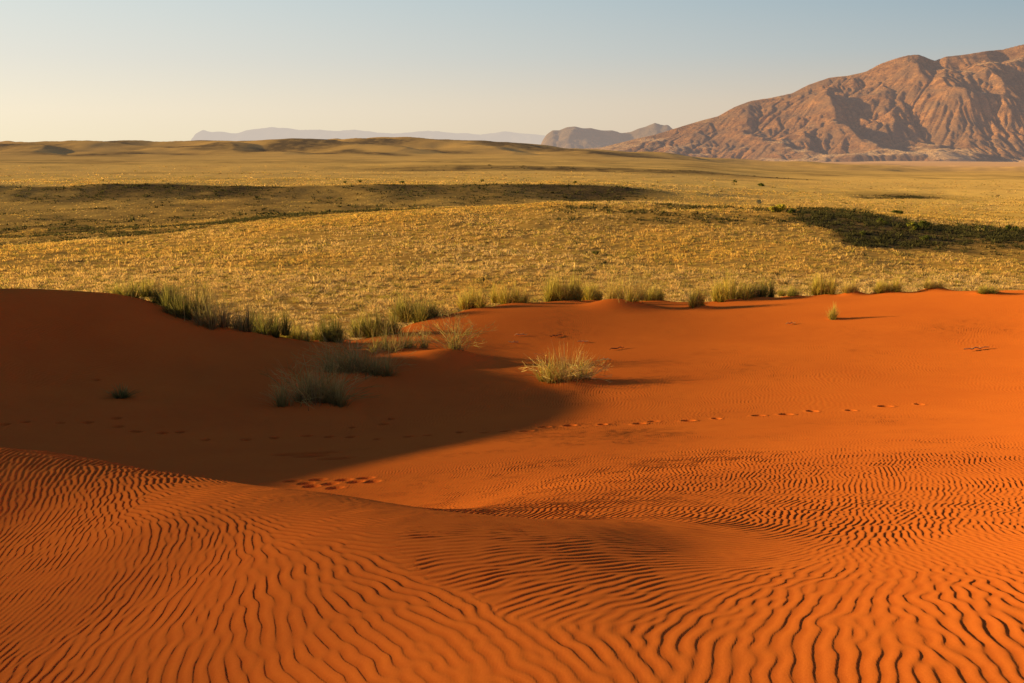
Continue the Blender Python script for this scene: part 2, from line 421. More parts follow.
# ------------------------------------------------------------------ grass plain, far ridges
CF = 1.012*F
KP = np.array([-400, -100, 0, 150, 300, 420, 512, 600, 700, 770, 850, 930, 1024, 1150, 1500.])
def prof(Ys, pys=None, zs=None):
    Ys = np.broadcast_to(np.asarray(Ys, float), KP.shape)
    if pys is not None:
        v = (341.5-np.asarray(pys, float))/F; z = Ys*(-sp_+v*cp)/(cp+v*sp_)
    else: z = np.broadcast_to(np.asarray(zs, float), KP.shape)
    return Ys, z
rows = [
 prof(40, zs=-14.2), prof(95, zs=-14.2),
 prof(130, zs=[-14.6,-14.6,-14.6,-14.5,-14.3,-14.2,-14.1,-14.0,-13.9,-13.9,-14.2,-14.8,-14.9,-15,-15]),
 # crest of the first grassy rise
 prof([150,150,152,165,180,190,200,205,195,188,182,176,172,170,170], [252,251,250,239,224,212,206,203,205,209,214,222,228,232,235]),
 prof([215,215,215,225,235,245,250,255,250,245,240,235,230,230,230], [240,240,236,226,215,207,210,209,209,212,214,218,224,228,230]),
 prof(300, [216,216,215,213,211,208,207,206,206,208,210,213,217,220,220]),
 prof(345, [199,199,199,199,199,198,199,200,203,206,207,209,211,213,214]),
 prof(385, [184,184,184,183,185,184,183,185,193,200,203,204,206,208,208]),
 prof(450, [181,181,181,180,181,181,181,182,188,193,196,198,200,202,202]),
 prof(640, [175,175,175,175,176,176,176,177,180,184,187,190,192,194,194]),
 prof(900, [171,171,171,171,171,171,170,172,176,179,182,184,186,187,187]),
 prof(980, [166,166,166,166,166,165,165,167,171,177,180,181,183,184,184]),
 prof(1250, [163,163,163,163,163,163,163,164,167,172,175,177,178,180,180]),
 prof(1700, [158,158,158,158,157,157,157,158,162,167,171,173,174,175,175]),
 prof(2600, [143,143,144,141,138,140.5,144,150,156,162,167,170,170,171,171]),
 prof(3600, zs=-60), prof(5200, zs=-92), prof(7000, zs=-100), prof(45000, zs=-100)]
RY = np.array([r[0] for r in rows]); RZ = np.array([r[1] for r in rows])
# resample every row on a fine photo-column axis
PXF = np.linspace(-600, 1700, 461)
def smoothx(a, k=4):
    b = np.interp(PXF, KP, a)
    for _ in range(k*6): b[1:-1] = (b[:-2]+2*b[1:-1]+b[2:])/4
    return b
RYf = np.array([smoothx(a) for a in RY]); RZf = np.array([smoothx(a) for a in RZ])
LY = np.linspace(math.log(40), math.log(45000), 900)
TAB = np.empty((len(LY), len(PXF)))
def pchip(xk, yk, xq):
    h = np.diff(xk); d = np.diff(yk)/h; m = np.zeros_like(yk)
    for i in range(1, len(xk)-1):
        if d[i-1]*d[i] > 0: m[i] = 2/(1/d[i-1]+1/d[i])
    i = np.clip(np.searchsorted(xk, xq)-1, 0, len(h)-1); t = (xq-xk[i])/h[i]
    return yk[i]*(1+2*t)*(1-t)**2+h[i]*m[i]*t*(1-t)**2+yk[i+1]*t*t*(3-2*t)+h[i]*m[i+1]*t*t*(t-1)
for c in range(len(PXF)):
    TAB[:, c] = pchip(np.log(RYf[:, c]), RZf[:, c], LY)
def plain_base(x, y):
    px = 512+CF*x/np.maximum(y, 1); ly = np.log(np.clip(y, 40.1, 44900))
    return CZ+bilin(TAB, (px+600)/5.0, (ly-LY[0])/(LY[1]-LY[0]))
def plain_h(x, y):
    z = plain_base(x, y); px = 512+CF*x/np.maximum(y, 1)
    a1 = sstep(60, 150, y)
    z = z+.35*a1*fbm(x/22, y/22, 4, 21)*(1-sstep(500, 900, y))
    z = z+.9*sstep(150, 300, y)*(1-sstep(1500, 2500, y))*fbm(x/90, y/50, 4, 8)*np.clip(y/500, .3, 1)
    # scarps of the darker ridges are ragged
    z = z+.5*np.exp(-((np.log(y)-math.log(370))/.09)**2)*fbm(x/30, y/40, 3, 61)*(px < 760)
    # long oblique dunes in the far hills on the left
    w = sstep(1750, 2150, y)*(1-sstep(2900, 3500, y))
    ph = (x*1.0+y*.50)/300+1.0*fbm(x/900, y/700, 3, 3)
    saw = ph-np.floor(ph); sh = np.where(saw < .72, saw/.72, (1-saw)/.28)
    z = z+w*(11*(sh-.85)*(1-sstep(380, 520, px)*.7)+7*fbm(x/260, y/200, 4, 4))
    z = z+sstep(3500, 6000, y)*(1-sstep(12000, 20000, y))*9*fbm(x/900, y/700, 4, 14)
    return z
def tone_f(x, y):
    """darker ground: dark scrub cover plus painted shade of slopes and hollow"""
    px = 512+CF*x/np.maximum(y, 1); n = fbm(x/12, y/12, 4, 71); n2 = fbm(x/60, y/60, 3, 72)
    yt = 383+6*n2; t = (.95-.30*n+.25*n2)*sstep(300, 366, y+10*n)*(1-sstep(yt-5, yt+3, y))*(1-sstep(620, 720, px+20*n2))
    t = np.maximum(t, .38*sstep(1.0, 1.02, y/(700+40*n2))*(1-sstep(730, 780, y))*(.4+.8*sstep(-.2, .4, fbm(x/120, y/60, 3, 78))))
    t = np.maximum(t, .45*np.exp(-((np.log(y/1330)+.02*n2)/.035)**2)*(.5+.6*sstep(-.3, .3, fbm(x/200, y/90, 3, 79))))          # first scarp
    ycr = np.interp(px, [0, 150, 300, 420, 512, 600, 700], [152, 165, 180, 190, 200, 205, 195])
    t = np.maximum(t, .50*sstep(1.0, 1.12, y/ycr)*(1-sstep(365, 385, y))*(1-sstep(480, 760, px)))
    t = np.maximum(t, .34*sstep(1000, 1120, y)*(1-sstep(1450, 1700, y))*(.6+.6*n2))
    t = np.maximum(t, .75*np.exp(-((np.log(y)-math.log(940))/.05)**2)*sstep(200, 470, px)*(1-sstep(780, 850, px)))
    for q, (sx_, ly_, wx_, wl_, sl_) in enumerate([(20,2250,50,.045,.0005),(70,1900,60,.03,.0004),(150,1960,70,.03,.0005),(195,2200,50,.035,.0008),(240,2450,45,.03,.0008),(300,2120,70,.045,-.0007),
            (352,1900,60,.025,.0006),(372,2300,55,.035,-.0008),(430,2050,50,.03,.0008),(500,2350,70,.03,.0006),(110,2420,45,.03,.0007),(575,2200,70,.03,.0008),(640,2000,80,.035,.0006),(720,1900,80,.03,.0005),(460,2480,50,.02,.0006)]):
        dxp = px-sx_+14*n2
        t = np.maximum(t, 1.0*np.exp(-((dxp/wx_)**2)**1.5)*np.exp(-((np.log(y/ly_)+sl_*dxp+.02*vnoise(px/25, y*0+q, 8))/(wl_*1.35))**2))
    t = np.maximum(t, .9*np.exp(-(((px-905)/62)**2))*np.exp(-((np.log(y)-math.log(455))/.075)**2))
    t = np.maximum(t, .24*sstep(150, 166, y)*(1-sstep(198, 214, y))*sstep(430, 620, px)*(1-sstep(840, 900, px))*(.35+.9*sstep(-.3, .4, n)))  # face of the rise turned from the sun: shade painted as mottled tone
    # hollow right of the grassy rise: dark scrub, with shade painted into the tone
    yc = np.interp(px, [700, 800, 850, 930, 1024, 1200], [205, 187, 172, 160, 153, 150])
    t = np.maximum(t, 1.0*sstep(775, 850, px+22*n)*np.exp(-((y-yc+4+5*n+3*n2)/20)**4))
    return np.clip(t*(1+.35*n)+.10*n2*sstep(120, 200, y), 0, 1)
rs = np.concatenate([np.geomspace(40, 600, 900, endpoint=False), np.geomspace(600, 4200, 620, endpoint=False), np.geomspace(4200, 60000, 110)])
az = np.concatenate([np.radians(np.linspace(-60, -34, 60, endpoint=False)), np.radians(np.linspace(-34, 34, 760)), np.radians(np.linspace(34, 60, 61))[1:]])
gx, gy = polar(rs, az)
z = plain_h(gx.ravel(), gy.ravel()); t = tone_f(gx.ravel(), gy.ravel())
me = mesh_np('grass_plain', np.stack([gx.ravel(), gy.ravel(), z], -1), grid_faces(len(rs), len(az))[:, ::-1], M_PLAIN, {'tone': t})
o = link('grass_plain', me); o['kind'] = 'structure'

# ------------------------------------------------------------------ mountains, carved by running water
def erode(z, cell, iters, K, m=.35, keep=None):
    ny, nx = z.shape; n = nx*ny
    offs = [(-1,-1),(-1,0),(-1,1),(0,-1),(0,1),(1,-1),(1,0),(1,1)]
    idx = np.arange(n).reshape(ny, nx)
    for it in range(iters):
        best = np.zeros((ny, nx)); rec = idx.copy(); dist = np.full((ny, nx), cell, float)
        for dy, dx in offs:
            L = cell*math.hypot(dy, dx)
            zz = np.full((ny, nx), 1e9); ii = idx.copy()
            ys = slice(max(0, -dy), ny-max(0, dy)); yt = slice(max(0, dy), ny-max(0, -dy))
            xs = slice(max(0, -dx), nx-max(0, dx)); xt = slice(max(0, dx), nx-max(0, -dx))
            zz[ys, xs] = z[yt, xt]; ii[ys, xs] = idx[yt, xt]
            s = (z-zz)/L; b = s > best
            best = np.where(b, s, best); rec = np.where(b, ii, rec); dist = np.where(b, L, dist)
        order = np.argsort(-z.ravel(), kind='stable').tolist()
        r = rec.ravel().tolist(); A = [cell*cell]*n
        for i in order:
            j = r[i]
            if j != i: A[j] += A[i]
        A = np.array(A)
        zf = z.ravel().tolist(); fac = (K*A**m/dist.ravel()).tolist()
        for i in reversed(order):
            j = r[i]
            if j != i:
                f = fac[i]; zf[i] = (zf[i]+f*zf[j])/(1+f)
        z = np.array(zf).reshape(ny, nx)
        zb = z.copy(); zb[1:-1, 1:-1] = (z[1:-1, 1:-1]*4+z[:-2, 1:-1]+z[2:, 1:-1]+z[1:-1, :-2]+z[1:-1, 2:])/8
        z = z*.94+zb*.06
    return z
def py2z(py, Y):
    v = (341.5-np.asarray(py, float))/F; return CZ+Y*(-sp_+v*cp)/(cp+v*sp_)
def mountain(name, label, Yb, Yc, Ye, crest, base_z, px0, px1, cell, K, iters, mat, namp, seed, carve=True):
    x0 = (px0-512)/CF*Yb; x1 = (px1-512)/CF*Ye
    if px0 < 512: x0 = (px0-512)/CF*Ye
    if px1 < 512: x1 = (px1-512)/CF*Yb
    nx = int((x1-x0)/cell); ny = int((Ye-Yb)/cell)
    gx, gy = np.meshgrid(x0+cell*np.arange(nx), Yb+cell*np.arange(ny))
    px = 512+CF*gx/gy
    zc = py2z(np.interp(px, [c[0] for c in crest], [c[1] for c in crest]), Yc)
    H = np.maximum(zc-base_z, 0)
    wob = (Yc-Yb)*.10*fbm(gx/900, gy/900, 3, seed+5)
    s = np.clip((gy+wob-Yb)/(Yc-Yb), 0, 3)
    f = np.where(s < 1, np.clip(s, 0, 1)**1.32, np.clip(1-(s-1)*(Yc-Yb)/(Ye-Yc), 0, 1)**1.1)
    z = base_z+H*f
    env = np.clip(H/300, 0, 1)*np.sin(np.pi*np.clip(s, 0, 1))**.7*(s < 1)+.12*np.clip(H/300, 0, 1)*(s >= 1)
    env = env*1.0
    rid = 1-np.abs(fbm(gx/700, gy/1000, 4, seed))*2
    z = z+env*namp*(1.1*(1-np.abs(fbm(gx/1500, gy/2600, 3, seed))*2)+.42*fbm(gx/330, gy/420, 4, seed+9)+.16*fbm(gx/90, gy/120, 3, seed+19))
    if carve: z = erode(z, cell, iters, K)
    # pull the skyline back to the surveyed height
    if carve:
        ang = (z-CZ)/gy; top = ang.max(0)
    sl = np.hypot(*np.gradient(z, cell)); st = sstep(.15, .37, blur(sl, 2))
    z = z-3-40*sstep(.06, 0, (gy-Yb)/(Ye-Yb))
    edge = np.minimum(np.minimum(gx-gx.min(), gx.max()-gx), np.minimum(gy-gy.min(), gy.max()-gy))
    z = np.where(edge < cell*3, np.minimum(z, base_z-40), z)
    me = mesh_np(name, np.stack([gx.ravel(), gy.ravel(), z.ravel()], -1), grid_faces(ny, nx), mat, {'steep': st.ravel()})
    o = link(name, me); o['label'] = label; o['kind'] = 'structure'
    return o
HZ = (.60, .42, .33)
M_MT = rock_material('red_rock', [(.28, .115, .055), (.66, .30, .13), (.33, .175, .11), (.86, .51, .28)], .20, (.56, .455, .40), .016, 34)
crest = [(520,152),(560,150),(600,147),(640,137),(655,133),(679,125),(700,119),(715,115),(730,106),(745,100),(765,97),(786,92),(802,83),(822,76),(840,74),(858,70),(870,63),(884,58),(898,54),(909,53),
         (918,57),(925,60),(936,56),(950,55),(965,52),(978,49),(991,47),(1005,43),(1024,40),(1100,28),(1200,20),(1300,40),(1500,90),(1700,150)]
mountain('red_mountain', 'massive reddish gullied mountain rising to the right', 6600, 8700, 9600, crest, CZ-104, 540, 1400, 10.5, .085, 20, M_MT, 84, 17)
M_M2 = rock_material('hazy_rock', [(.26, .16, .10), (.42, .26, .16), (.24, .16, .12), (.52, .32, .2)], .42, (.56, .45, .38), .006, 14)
crest2 = [(535,160),(541,141),(546,134),(552,129.5),(559,130),(566,127),(574,126),(582,128),(591,127.5),(600,129.5),(611,129),(620,132),(629,131.5),(637,128),(645,126),(653,122.5),(660,125),(667,125),(674,131),(690,140),(720,160)]
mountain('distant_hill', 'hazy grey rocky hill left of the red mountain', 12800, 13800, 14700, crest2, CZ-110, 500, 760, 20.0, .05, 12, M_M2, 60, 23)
M_M3 = rock_material('far_hazed_rock', [(.25, .2, .2), (.3, .25, .25), (.25, .2, .2), (.3, .25, .22)], .90, (.67, .57, .475), .001, 20, False)  # pale distance haze painted over the rock as emission
crest3 = [(170,150),(190,146),(198,134),(206,130),(214,132.5),(224,131.5),(240,133),(250,130),(258,129),(275,127),(300,129),(330,130),(352,129.5),(372,131),(400,133),(430,130.5),(445,132),(480,134),(505,131.5),(530,134),(550,136),(600,150)]
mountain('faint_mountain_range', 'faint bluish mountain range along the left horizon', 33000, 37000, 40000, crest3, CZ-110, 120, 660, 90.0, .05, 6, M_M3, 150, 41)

# ------------------------------------------------------------------ grass cover of the plain (nobody could count it)
def tufts(pos, hgt, rad, colr, nb, wid, rg, lean=.5):
    """pos (n,3); nb blades each, one triangle per blade"""
    n = len(pos)
    a = rg.uniform(0, 2*np.pi, (n, nb)); rr = np.sqrt(rg.uniform(0, 1, (n, nb)))*rad[:, None]
    bx = pos[:, 0, None]+rr*np.cos(a)*.7; by = pos[:, 1, None]+rr*np.sin(a)*.7; bz = np.repeat(pos[:, 2, None], nb, 1)-.03
    h = hgt[:, None]*rg.uniform(.55, 1.1, (n, nb))*(1-.35*(rr/rad[:, None])**2)
    out = rr*lean+rg.normal(0, .06, (n, nb))
    tx = bx+out*np.cos(a); ty = by+out*np.sin(a); tz = bz+h
    fa = rg.uniform(0, np.pi, (n, nb)); w = wid*rg.uniform(.6, 1.3, (n, nb))*(hgt[:, None]/hgt.mean())
    ux, uy = np.cos(fa)*w/2, np.sin(fa)*w/2
    v = np.stack([np.stack([bx-ux, by-uy, bz], -1), np.stack([bx+ux, by+uy, bz], -1), np.stack([tx+ux*.3, ty+uy*.3, tz], -1), np.stack([tx-ux*.3, ty-uy*.3, tz*1.0], -1)], 2)
    v = v.reshape(-1, 3)
    c = np.repeat(colr[:, None, :], nb, 1)*rg.uniform(.75, 1.25, (n, nb, 1))
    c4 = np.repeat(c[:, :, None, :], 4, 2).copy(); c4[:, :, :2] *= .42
    f = np.arange(n*nb*4).reshape(-1, 4)
    return v, f, c4.reshape(-1, 3)
def scatter(n, y0, y1, rg, spread=.66):
    y = np.sqrt(rg.uniform(y0**2, y1**2, n)); x = rg.uniform(-spread, spread, n)*y
    return x, y
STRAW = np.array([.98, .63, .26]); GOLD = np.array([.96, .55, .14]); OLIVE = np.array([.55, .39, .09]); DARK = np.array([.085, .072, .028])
def cover(n, y0, y1, nb, wid, hm, rm, rg, dens=None):
    x, y = scatter(n, y0, y1, rg)
    k = rg.uniform(0, 1, len(x)) < np.clip(.75+.5*fbm(x/7, y/7, 3, 33), .15, 1)
    x, y = x[k], y[k]; px = 512+CF*x/y; tn = tone_f(x, y)
    z = plain_h(x, y); m = rg.uniform(0, 1, (len(x), 1)); p = np.clip(.5+.6*fbm(x/25, y/25, 3, 34), 0, 1)[:, None]
    c = STRAW*(1-p)+GOLD*p
    c = np.where(m < .26, OLIVE, c); c = np.where(m > .96, DARK*1.6, c)
    # scrub band, face shade of the rise painted in; tone map darkens tufts too
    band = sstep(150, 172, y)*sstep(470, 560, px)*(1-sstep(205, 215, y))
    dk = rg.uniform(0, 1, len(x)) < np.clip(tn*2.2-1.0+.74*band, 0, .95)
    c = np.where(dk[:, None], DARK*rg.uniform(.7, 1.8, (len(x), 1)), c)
    sz = np.exp(rg.normal(0, .28, len(x)))*np.where(dk, 1, 1-.75*np.clip(tn*1.3, 0, 1))
    h = hm*sz*np.where(dk, 1.35, 1); r = rm*sz*np.where(dk, 1.3, 1)
    return tufts(np.stack([x, y, z], -1), h, r, c, nb, wid, rg, .85)
def joined(parts):
    V, Fc, Cc = [], [], []; off = 0
    for v, f, c in parts:
        V.append(v); Fc.append(f+off); Cc.append(c); off += len(v)
    return np.concatenate(V), np.concatenate(Fc), np.concatenate(Cc)
rg = np.random.default_rng(5)
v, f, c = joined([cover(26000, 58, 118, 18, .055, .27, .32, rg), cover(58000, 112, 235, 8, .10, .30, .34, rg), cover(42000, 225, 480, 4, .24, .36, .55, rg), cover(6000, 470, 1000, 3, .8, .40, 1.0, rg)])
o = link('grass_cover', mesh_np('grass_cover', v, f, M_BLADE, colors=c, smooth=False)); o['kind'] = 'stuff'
o['label'] = 'dry yellow grass covering the plain'; o['category'] = 'grass'

# ------------------------------------------------------------------ individual bushes
def blades(n, wd, ht, rg, palette, width=.014, droop=.35, spread=1.0, segs=3, base=.35, up=1.0, sunside=None):
    a = rg.uniform(0, 2*np.pi, n); q = rg.uniform(0, 1, n)**.62
    r0 = q*wd/2*base*rg.uniform(.2, 1.1, n)
    L = ht*rg.uniform(.45, 1.12, n)*np.sqrt(1-.72*q*q)
    out = (wd/2-r0*.6)*q*spread*rg.uniform(.4, 1.25, n)
    verts = []; cols = []
    fa = a+np.pi/2+rg.normal(0, .7, n); w = width*rg.uniform(.6, 1.4, n)
    pal = np.array(palette); ci = rg.integers(0, len(pal), n); cc = pal[ci]*rg.uniform(.7, 1.3, (n, 1))
    jx = rg.normal(0, .04, n)*wd; jy = rg.normal(0, .04, n)*wd
    for s in range(segs+1):
        t = s/segs
        rad = r0+out*t**1.5
        z = L*up*(t-droop*t*t*q)
        wx = np.cos(fa)*w*(1-t*.8)/2; wy = np.sin(fa)*w*(1-t*.8)/2
        x = rad*np.cos(a)+jx*t; y = rad*np.sin(a)*.85+jy*t
        verts.append(np.stack([np.stack([x-wx, y-wy, z-.03], -1), np.stack([x+wx, y+wy, z-.03], -1)], 1))
        tp = np.array([.62, .46, .16]); kk = (.5*t**1.5*(cc.mean() > .05))
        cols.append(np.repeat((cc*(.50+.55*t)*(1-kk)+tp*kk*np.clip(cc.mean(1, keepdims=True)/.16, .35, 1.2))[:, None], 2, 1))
    V = np.stack(verts, 1); Cc = np.stack(cols, 1)       # n, segs+1, 2, 3
    b = (np.arange(n)*(segs+1)*2)[:, None, None]; s = (np.arange(segs)*2)[None, :, None]
    F_ = (b+s+np.array([0, 1, 3, 2])).reshape(-1, 4)
    return V.reshape(-1, 3), F_, Cc.reshape(-1, 3)
def twigs(n, wd, ht, rg, palette, width=.016):
    """branching crooked twigs, as three sided prisms"""
    V = []; Fc = []; Cc = []; pal = np.array(palette)
    def seg(p, d, L, w, c, depth):
        q = p+d*L
        a = np.cross(d, [0, 0, 1.]); a /= (np.linalg.norm(a)+1e-6); b = np.cross(d, a)
        k = len(V)
        for c0, ww in ((p, w), (q, w*.7)):
            for t in range(3):
                V.append(c0+(a*math.cos(t*2.09)+b*math.sin(t*2.09))*ww/2); Cc.append(c)
        for t in range(3): Fc.append((k+t, k+(t+1) % 3, k+3+(t+1) % 3, k+3+t))
        if depth > 0:
            for _ in range(2 if depth > 1 else 3):
                nd = d+rg.normal(0, .45, 3); nd[2] = nd[2]*.6+.12; nd /= np.linalg.norm(nd)
                if q[2] < .02: nd[2] = abs(nd[2])
                seg(q, nd, L*rg.uniform(.6, .95), w*.72, c*rg.uniform(.8, 1.2), depth-1)
    for i in range(n):
        a = rg.uniform(0, 2*math.pi); e = rg.uniform(.25, 1.2)
        d = np.array([math.cos(a)*math.cos(e), math.sin(a)*math.cos(e)*.8, math.sin(e)])
        L = .36*(wd/2*abs(math.cos(e))+ht*math.sin(e))
        seg(np.array([rg.normal(0, .08)*wd, rg.normal(0, .06)*wd, -.02]), d, L, width, pal[rg.integers(0, len(pal))], 3)
    return np.array(V), np.array(Fc), np.array(Cc)
G1 = [(.34, .31, .045), (.44, .37, .05), (.24, .23, .04)]
YEL = [(.66, .50, .06), (.54, .43, .05), (.74, .54, .09)]
DG = [(.13, .14, .032), (.19, .18, .036), (.10, .11, .03)]
GREY = [(.37, .29, .085), (.46, .35, .11), (.27, .23, .06)]
STR = [(.66, .46, .16), (.55, .36, .10), (.72, .52, .20)]
DRY = [(.40, .28, .12), (.30, .21, .09), (.5, .36, .16)]
KIND = {
 'green': (G1+YEL[:1], 620, 30, .016, STR), 'dark': (DG, 800, 14, .020, DRY), 'darkmix': (DG+G1[:1], 800, 40, .020, STR),
 'dry': (GREY+DRY, 420, 60, .016, STR), 'drydark': (DRY+DG, 300, 45, .013, DRY), 'round': (DG+G1, 1300, 14, .022, STR), 'round2': (G1+DG, 1300, 30, .022, STR),
 'drymix': (G1+DRY+STR[:1], 520, 50, .014, STR), 'sparse': (GREY, 900, 60, .012, DRY), 'smalldark': (DG, 220, 6, .018, DRY),
 'yellow': (YEL+G1[:1], 800, 26, .020, STR), 'yellowbig': (YEL+G1, 1100, 40, .021, STR), 'straw': (STR+YEL, 520, 60, .014, STR), 'tiny': (YEL+G1, 260, 8, .014, STR), 'strawbig': (STR+YEL+G1[:1], 560, 110, .013, STR)}
for i, (x, y, wd, ht, kind, lab) in enumerate(placed):
    rgi = np.random.default_rng(100+i); z = float(dune_h(np.array([x]), np.array([y]))[0])
    e = bpy.data.objects.new('grass_bush', None); e.location = (x, y, z-.02); e.empty_display_size = .2; col.objects.link(e)
    e['label'] = lab; e['category'] = 'bush'; e['group'] = 'bushes and tussocks growing on the red sand'
    if kind == 'twig':
        v, f, c = twigs(30, wd*.85, ht*.85, rgi, GREY+DRY); link('branches', mesh_np('branches', v, f, M_DRY, colors=c, smooth=False), e)
        v, f, c = blades(120, wd, ht, rgi, GREY+STR[:1], .013, .4, 1.0); link('leaves', mesh_np('leaves', v, f, M_BLADE, colors=c, smooth=False), e)
        continue
    pal, nb, ns, w, spal = KIND[kind]
    lumps = []
    nl = 1 if wd < .9 else (3 if wd < 2 else 6)
    for k in range(nl):
        fw = wd*(1 if nl == 1 else (.66 if nl == 3 else .46))*rgi.uniform(.85, 1.15); ox = 0 if nl == 1 else (k/(nl-1)-.5)*(wd-fw); oy = rgi.uniform(-.22, .22)*wd*.6*(nl > 1)
        hk = ht*(1 if nl == 1 else rgi.uniform(.68, 1.0))
        v, f, c = blades(int(nb/nl*1.15), fw, hk, rgi, pal, w, .4, 1.35 if kind in ('sparse', 'dry', 'strawbig') else 1.05, 3, .5 if kind.startswith('round') else .38)
        v = v+np.array([ox, oy, 0]); lumps.append((v, f, c))
    v, f, c = joined(lumps)
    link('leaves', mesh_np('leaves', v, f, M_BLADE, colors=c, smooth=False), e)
    v, f, c = blades(int(ns*1.8), wd*1.05, ht*1.2, rgi, spal, .010, .15, .8, 3, .6)
    link('dry_stalks', mesh_np('dry_stalks', v, f, M_DRY, colors=c, smooth=False), e)
    if kind in ('strawbig', 'sparse'):
        v, f, c = twigs(22 if kind == 'sparse' else (14 if kind == 'strawbig' else 6), wd*.9, ht*.55, rgi, GREY if kind == 'sparse' else DRY+STR, .018)
        link('dead_branches', mesh_np('dead_branches', v, f, M_DRY, colors=c, smooth=False), e)

# larger shrubs and small trees out on the plain
def shrub(x, y, wd, ht, label, pal, trunk=False, cat='shrub', name='shrub', group=None, n=500, seed=0):
    rgi = np.random.default_rng(seed); z = float(plain_h(np.array([x]), np.array([y]))[0])
    e = bpy.data.objects.new(name, None); e.location = (x, y, z-.05); col.objects.link(e); e['label'] = label; e['category'] = cat
    if group: e['group'] = group
    k = n; d = rgi.normal(0, 1, (k, 3)); d /= np.linalg.norm(d, axis=1)[:, None]
    clump = rgi.normal(0, 1, (9, 3)); clump /= np.linalg.norm(clump, axis=1)[:, None]; cs = clump[rgi.integers(0, 9, k)]
    zc = ht*(.66 if trunk else .42); hz = ht*(.34 if trunk else .55)
    p = (cs*.62+d*.42*rgi.uniform(.3, 1, (k, 1)))*np.array([wd/2, wd/2, hz])+np.array([0, 0, zc]); p[:, 2] = np.maximum(p[:, 2], .05)
    s = wd*.07*rgi.uniform(.6, 1.4, (k, 1)); a = rgi.normal(0, 1, (k, 3)); a /= np.linalg.norm(a, axis=1)[:, None]; b = np.cross(a, rgi.normal(0, 1, (k, 3))); b /= np.linalg.norm(b, axis=1)[:, None]
    v = np.stack([p-a*s, p+b*s*.6, p+a*s, p-b*s*.6], 1).reshape(-1, 3)
    pal = np.array(pal); cc = np.repeat(pal[rgi.integers(0, len(pal), k)]*rgi.uniform(.7, 1.3, (k, 1)), 4, 0)
    link('crown', mesh_np('crown', v, np.arange(k*4).reshape(-1, 4), M_BLADE, colors=cc, smooth=False), e)
    v, f, c = twigs(5 if trunk else 7, wd*.5, ht*1.1, rgi, [(.10, .07, .04)], ht*.05)
    link('trunk' if trunk else 'stems', mesh_np('trunk', v, f, M_DRY, colors=c, smooth=False), e)
GR = 'shrubs and trees scattered on the grass plain'
def far_hit(px, py, y0=70, y1=2500): return hit(px, py, plain_h, y0, y1)
for i, (px, py, wpx, hpx, pal, tr, lab, yy) in enumerate([
 (777,212,18,9,YEL+G1,False,'round yellow-green shrub on the brow of the grassy rise',(120,215)),
 (791,213,9,6,DG,False,'little dark shrub touching the yellow-green one on the brow',(120,215)),
 (882,224,12,7,DG,False,'leftmost dark shrub along the rim of the shaded hollow',(120,215)),
 (897,216,13,6,DG,True,'flat-topped dark acacia standing beyond the shaded hollow',(215,345)),
 (912,230,14,9,G1+DG,False,'greenish shrub in the middle of the rim of the shaded hollow',(120,215)),
 (923,229,14,9,DG,False,'broad dark shrub right of the greenish one on the hollow rim',(120,215)),
 (981,232,13,8,DG+DRY,False,'brownish dark shrub on the hollow rim toward the right',(120,215)),
 (1012,231,14,8,DG,False,'dark shrub on the hollow rim at the right edge',(120,215)),
 (735,185,4,6,DG,True,'lone thin dark tree standing on the pale flat',(380,900)),
 (762,186,9,3,DG,False,'low dark bush just right of the lone thin tree',(380,900)),
 (862,235,9,5,DG,False,'small dark bush at the left end of the shaded hollow',(120,200)),
 (596,255,9,5,DG,False,'small dark bush alone in the yellow grass near the centre',(60,200)),
 (925,240,10,6,DG,False,'dark bush low inside the shaded hollow',(120,200)),
 (360,183,5,3,DG,True,'dark tree left of centre on the rim of the dark scarp',(370,500)),
 (345,184,4,3,DG,True,'dark tree at the left end of the treed rim of the scarp',(370,500)),
 (402,184,6,3,DG,True,'wide dark tree right of the gap on the scarp rim',(370,500)),
 (482,183,4,4,DG,True,'upright dark tree on the scarp rim close to the centre',(370,500)),
 (575,184,5,3,DG,True,'dark tree toward the right end of the scarp rim',(370,500)),
 ]):
    x, y, z = far_hit(px, py, *yy); s = y/F
    shrub(x, y, wpx*s, hpx*s, lab, pal, tr, 'tree' if tr else 'shrub', 'tree' if tr else 'shrub', GR, 420, 300+i)

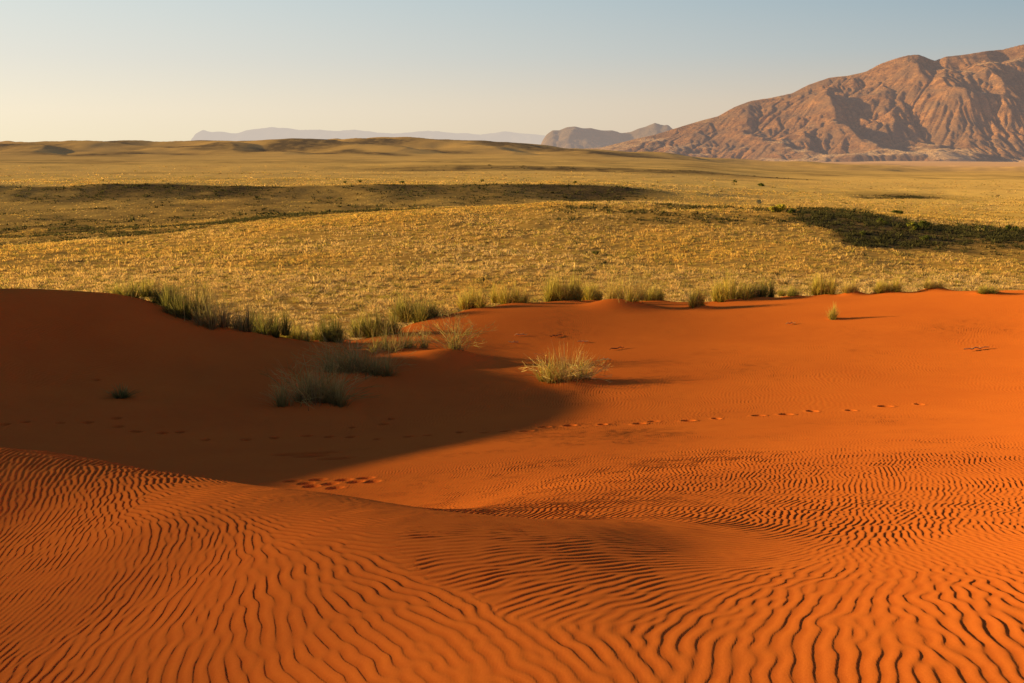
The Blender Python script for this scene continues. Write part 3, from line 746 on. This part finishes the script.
# bits of driftwood lying on the sand
for i, (px, py, L, ang, lab) in enumerate([
 (521,336,.50,.15,'pale dry stick lying nearest the centre bushes on the sand'),(514,344,.35,-.1,'short pale twig just below another on the sand'),
 (556,337,.55,.5,'bent dry twig lying left of the long dark stick'),(617,350,.62,.5,'long dark dry stick slanting on the open sand'),
 (976,350,.95,.35,'bleached branch lying alone on the right dune'),(605,361,.3,.0,'little twig behind the wide straw clump'),
 (790,325,.35,.2,'faint dry twig left of the tiny lone tuft'),(583,343,.4,.2,'thin dry twig between the bent twig and the long stick')]):
    x, y, z = hit(px, py, dune_h, 12, 45); rgi = np.random.default_rng(500+i)
    V = []; Fc = []; pts = []
    nseg = 7
    for k in range(nseg):
        t = k/(nseg-1)-.5
        pts.append(np.array([math.cos(ang)*t*L+rgi.normal(0, .02), math.sin(ang)*t*L+rgi.normal(0, .02), .03+.05*math.sin(k*1.3+i)**2]))
    for k, p in enumerate(pts):
        w = .022*(1-.7*abs(k/(nseg-1)-.4))
        for t in range(5): V.append(p+np.array([0, math.cos(t*1.2566), math.sin(t*1.2566)])*w)
        if k:
            for t in range(5): Fc.append(((k-1)*5+t, (k-1)*5+(t+1) % 5, k*5+(t+1) % 5, k*5+t))
    # one side twig
    for jj in (2, 4):
        p = pts[jj]; b0 = len(V); q = p+np.array([math.cos(ang+.9)*L*.22, math.sin(ang+.9)*L*.22, .06])
        for c0, w in ((p, .010), (q, .004)):
            for t in range(5): V.append(c0+np.array([0, math.cos(t*1.2566), math.sin(t*1.2566)])*w)
        for t in range(5): Fc.append((b0+t, b0+(t+1) % 5, b0+5+(t+1) % 5, b0+5+t))
    colr = (.16, .07, .035) if 'dark' in lab else (.55, .30, .14)
    me = mesh_np('dry_stick', np.array(V), np.array(Fc), M_DRY, colors=np.tile(colr, (len(V), 1)))
    o = link('dry_stick', me, loc=(x, y, z)); o['label'] = lab; o['category'] = 'stick'; o['group'] = 'dry sticks lying on the sand'

# ------------------------------------------------------------------ camera, sun, sky
cd = bpy.data.cameras.new('camera'); cam = bpy.data.objects.new('camera', cd); col.objects.link(cam)
cd.sensor_width = 36; cd.lens = 36*F/1024; cd.clip_start = .1; cd.clip_end = 200000
cam.location = (0, 0, CZ); cam.rotation_euler = (R(90)-PITCH, 0, 0); scene.camera = cam

from mathutils import Vector
sd = bpy.data.lights.new('sun', 'SUN'); sun = bpy.data.objects.new('sun', sd); col.objects.link(sun)
sd.energy = 9.8; sd.angle = R(.9); sd.color = (1, .77, .26)
sun.rotation_euler = Vector(SUN.tolist()).to_track_quat('Z', 'Y').to_euler()

w = bpy.data.worlds.new('World'); scene.world = w; w.use_nodes = True
nt = w.node_tree; nt.nodes.clear()
out = nt.nodes.new('ShaderNodeOutputWorld'); bg = nt.nodes.new('ShaderNodeBackground')
sky = nt.nodes.new('ShaderNodeTexSky'); sky.sky_type = 'NISHITA'; sky.sun_disc = False
sky.sun_elevation = R(SUN_EL); sky.sun_rotation = R(-(90-SUN_AZ)); sky.altitude = 900; sky.dust_density = 2.0; sky.air_density = 1.0; sky.ozone_density = 1.5
# the Nishita sky lights the upper dome; a dusty band lies over the horizon, warmer and brighter toward the sun
tc = nt.nodes.new('ShaderNodeTexCoord'); sx = nt.nodes.new('ShaderNodeSeparateXYZ'); nt.links.new(tc.outputs['Generated'], sx.inputs[0])
dp = nt.nodes.new('ShaderNodeVectorMath'); dp.operation = 'DOT_PRODUCT'; nt.links.new(tc.outputs['Generated'], dp.inputs[0])
dp.inputs[1].default_value = (-math.cos(R(SUN_AZ)), math.sin(R(SUN_AZ)), 0)
sidef = nt.nodes.new('ShaderNodeMapRange'); sidef.inputs[1].default_value = -.34; sidef.inputs[2].default_value = .60
nt.links.new(dp.outputs['Value'], sidef.inputs[0])
def lin(c): return tuple(((v/255+.055)/1.055)**2.4 if v > 10 else v/255/12.92 for v in c)
TOP = math.sin(R(60))
def vramp(stops):
    mr = nt.nodes.new('ShaderNodeMapRange'); mr.inputs[1].default_value = 0; mr.inputs[2].default_value = TOP
    nt.links.new(sx.outputs[2], mr.inputs[0]); return ramp(nt, mr.outputs[0], [(math.sin(R(e))/TOP, lin(c)) for e, c in stops])
away = vramp([(0, (214, 188, 166)), (2.4, (208, 190, 172)), (5.0, (174, 183, 186)), (8.5, (143, 170, 185)), (22, (98, 132, 165)), (60, (50, 66, 128))])
tow = vramp([(0, (255, 241, 208)), (1.8, (255, 241, 215)), (4.5, (238, 233, 220)), (8.5, (220, 229, 226)), (22, (136, 164, 186)), (60, (58, 74, 136))])
grad = mixc(nt, sidef.outputs[0], away, tow)
sk = mixc(nt, 1.0, sky.outputs[0], (.12, .12, .12), 'MULTIPLY')
nt.links.new(mixc(nt, .86, sk, grad), bg.inputs[0]); bg.inputs[1].default_value = 1.0
nt.links.new(bg.outputs[0], out.inputs[0])
scene.view_settings.view_transform = 'Standard'; scene.view_settings.look = 'None'; scene.view_settings.exposure = 0
scene.render.engine = 'CYCLES'
scene.cycles.max_bounces = 5; scene.cycles.diffuse_bounces = 3
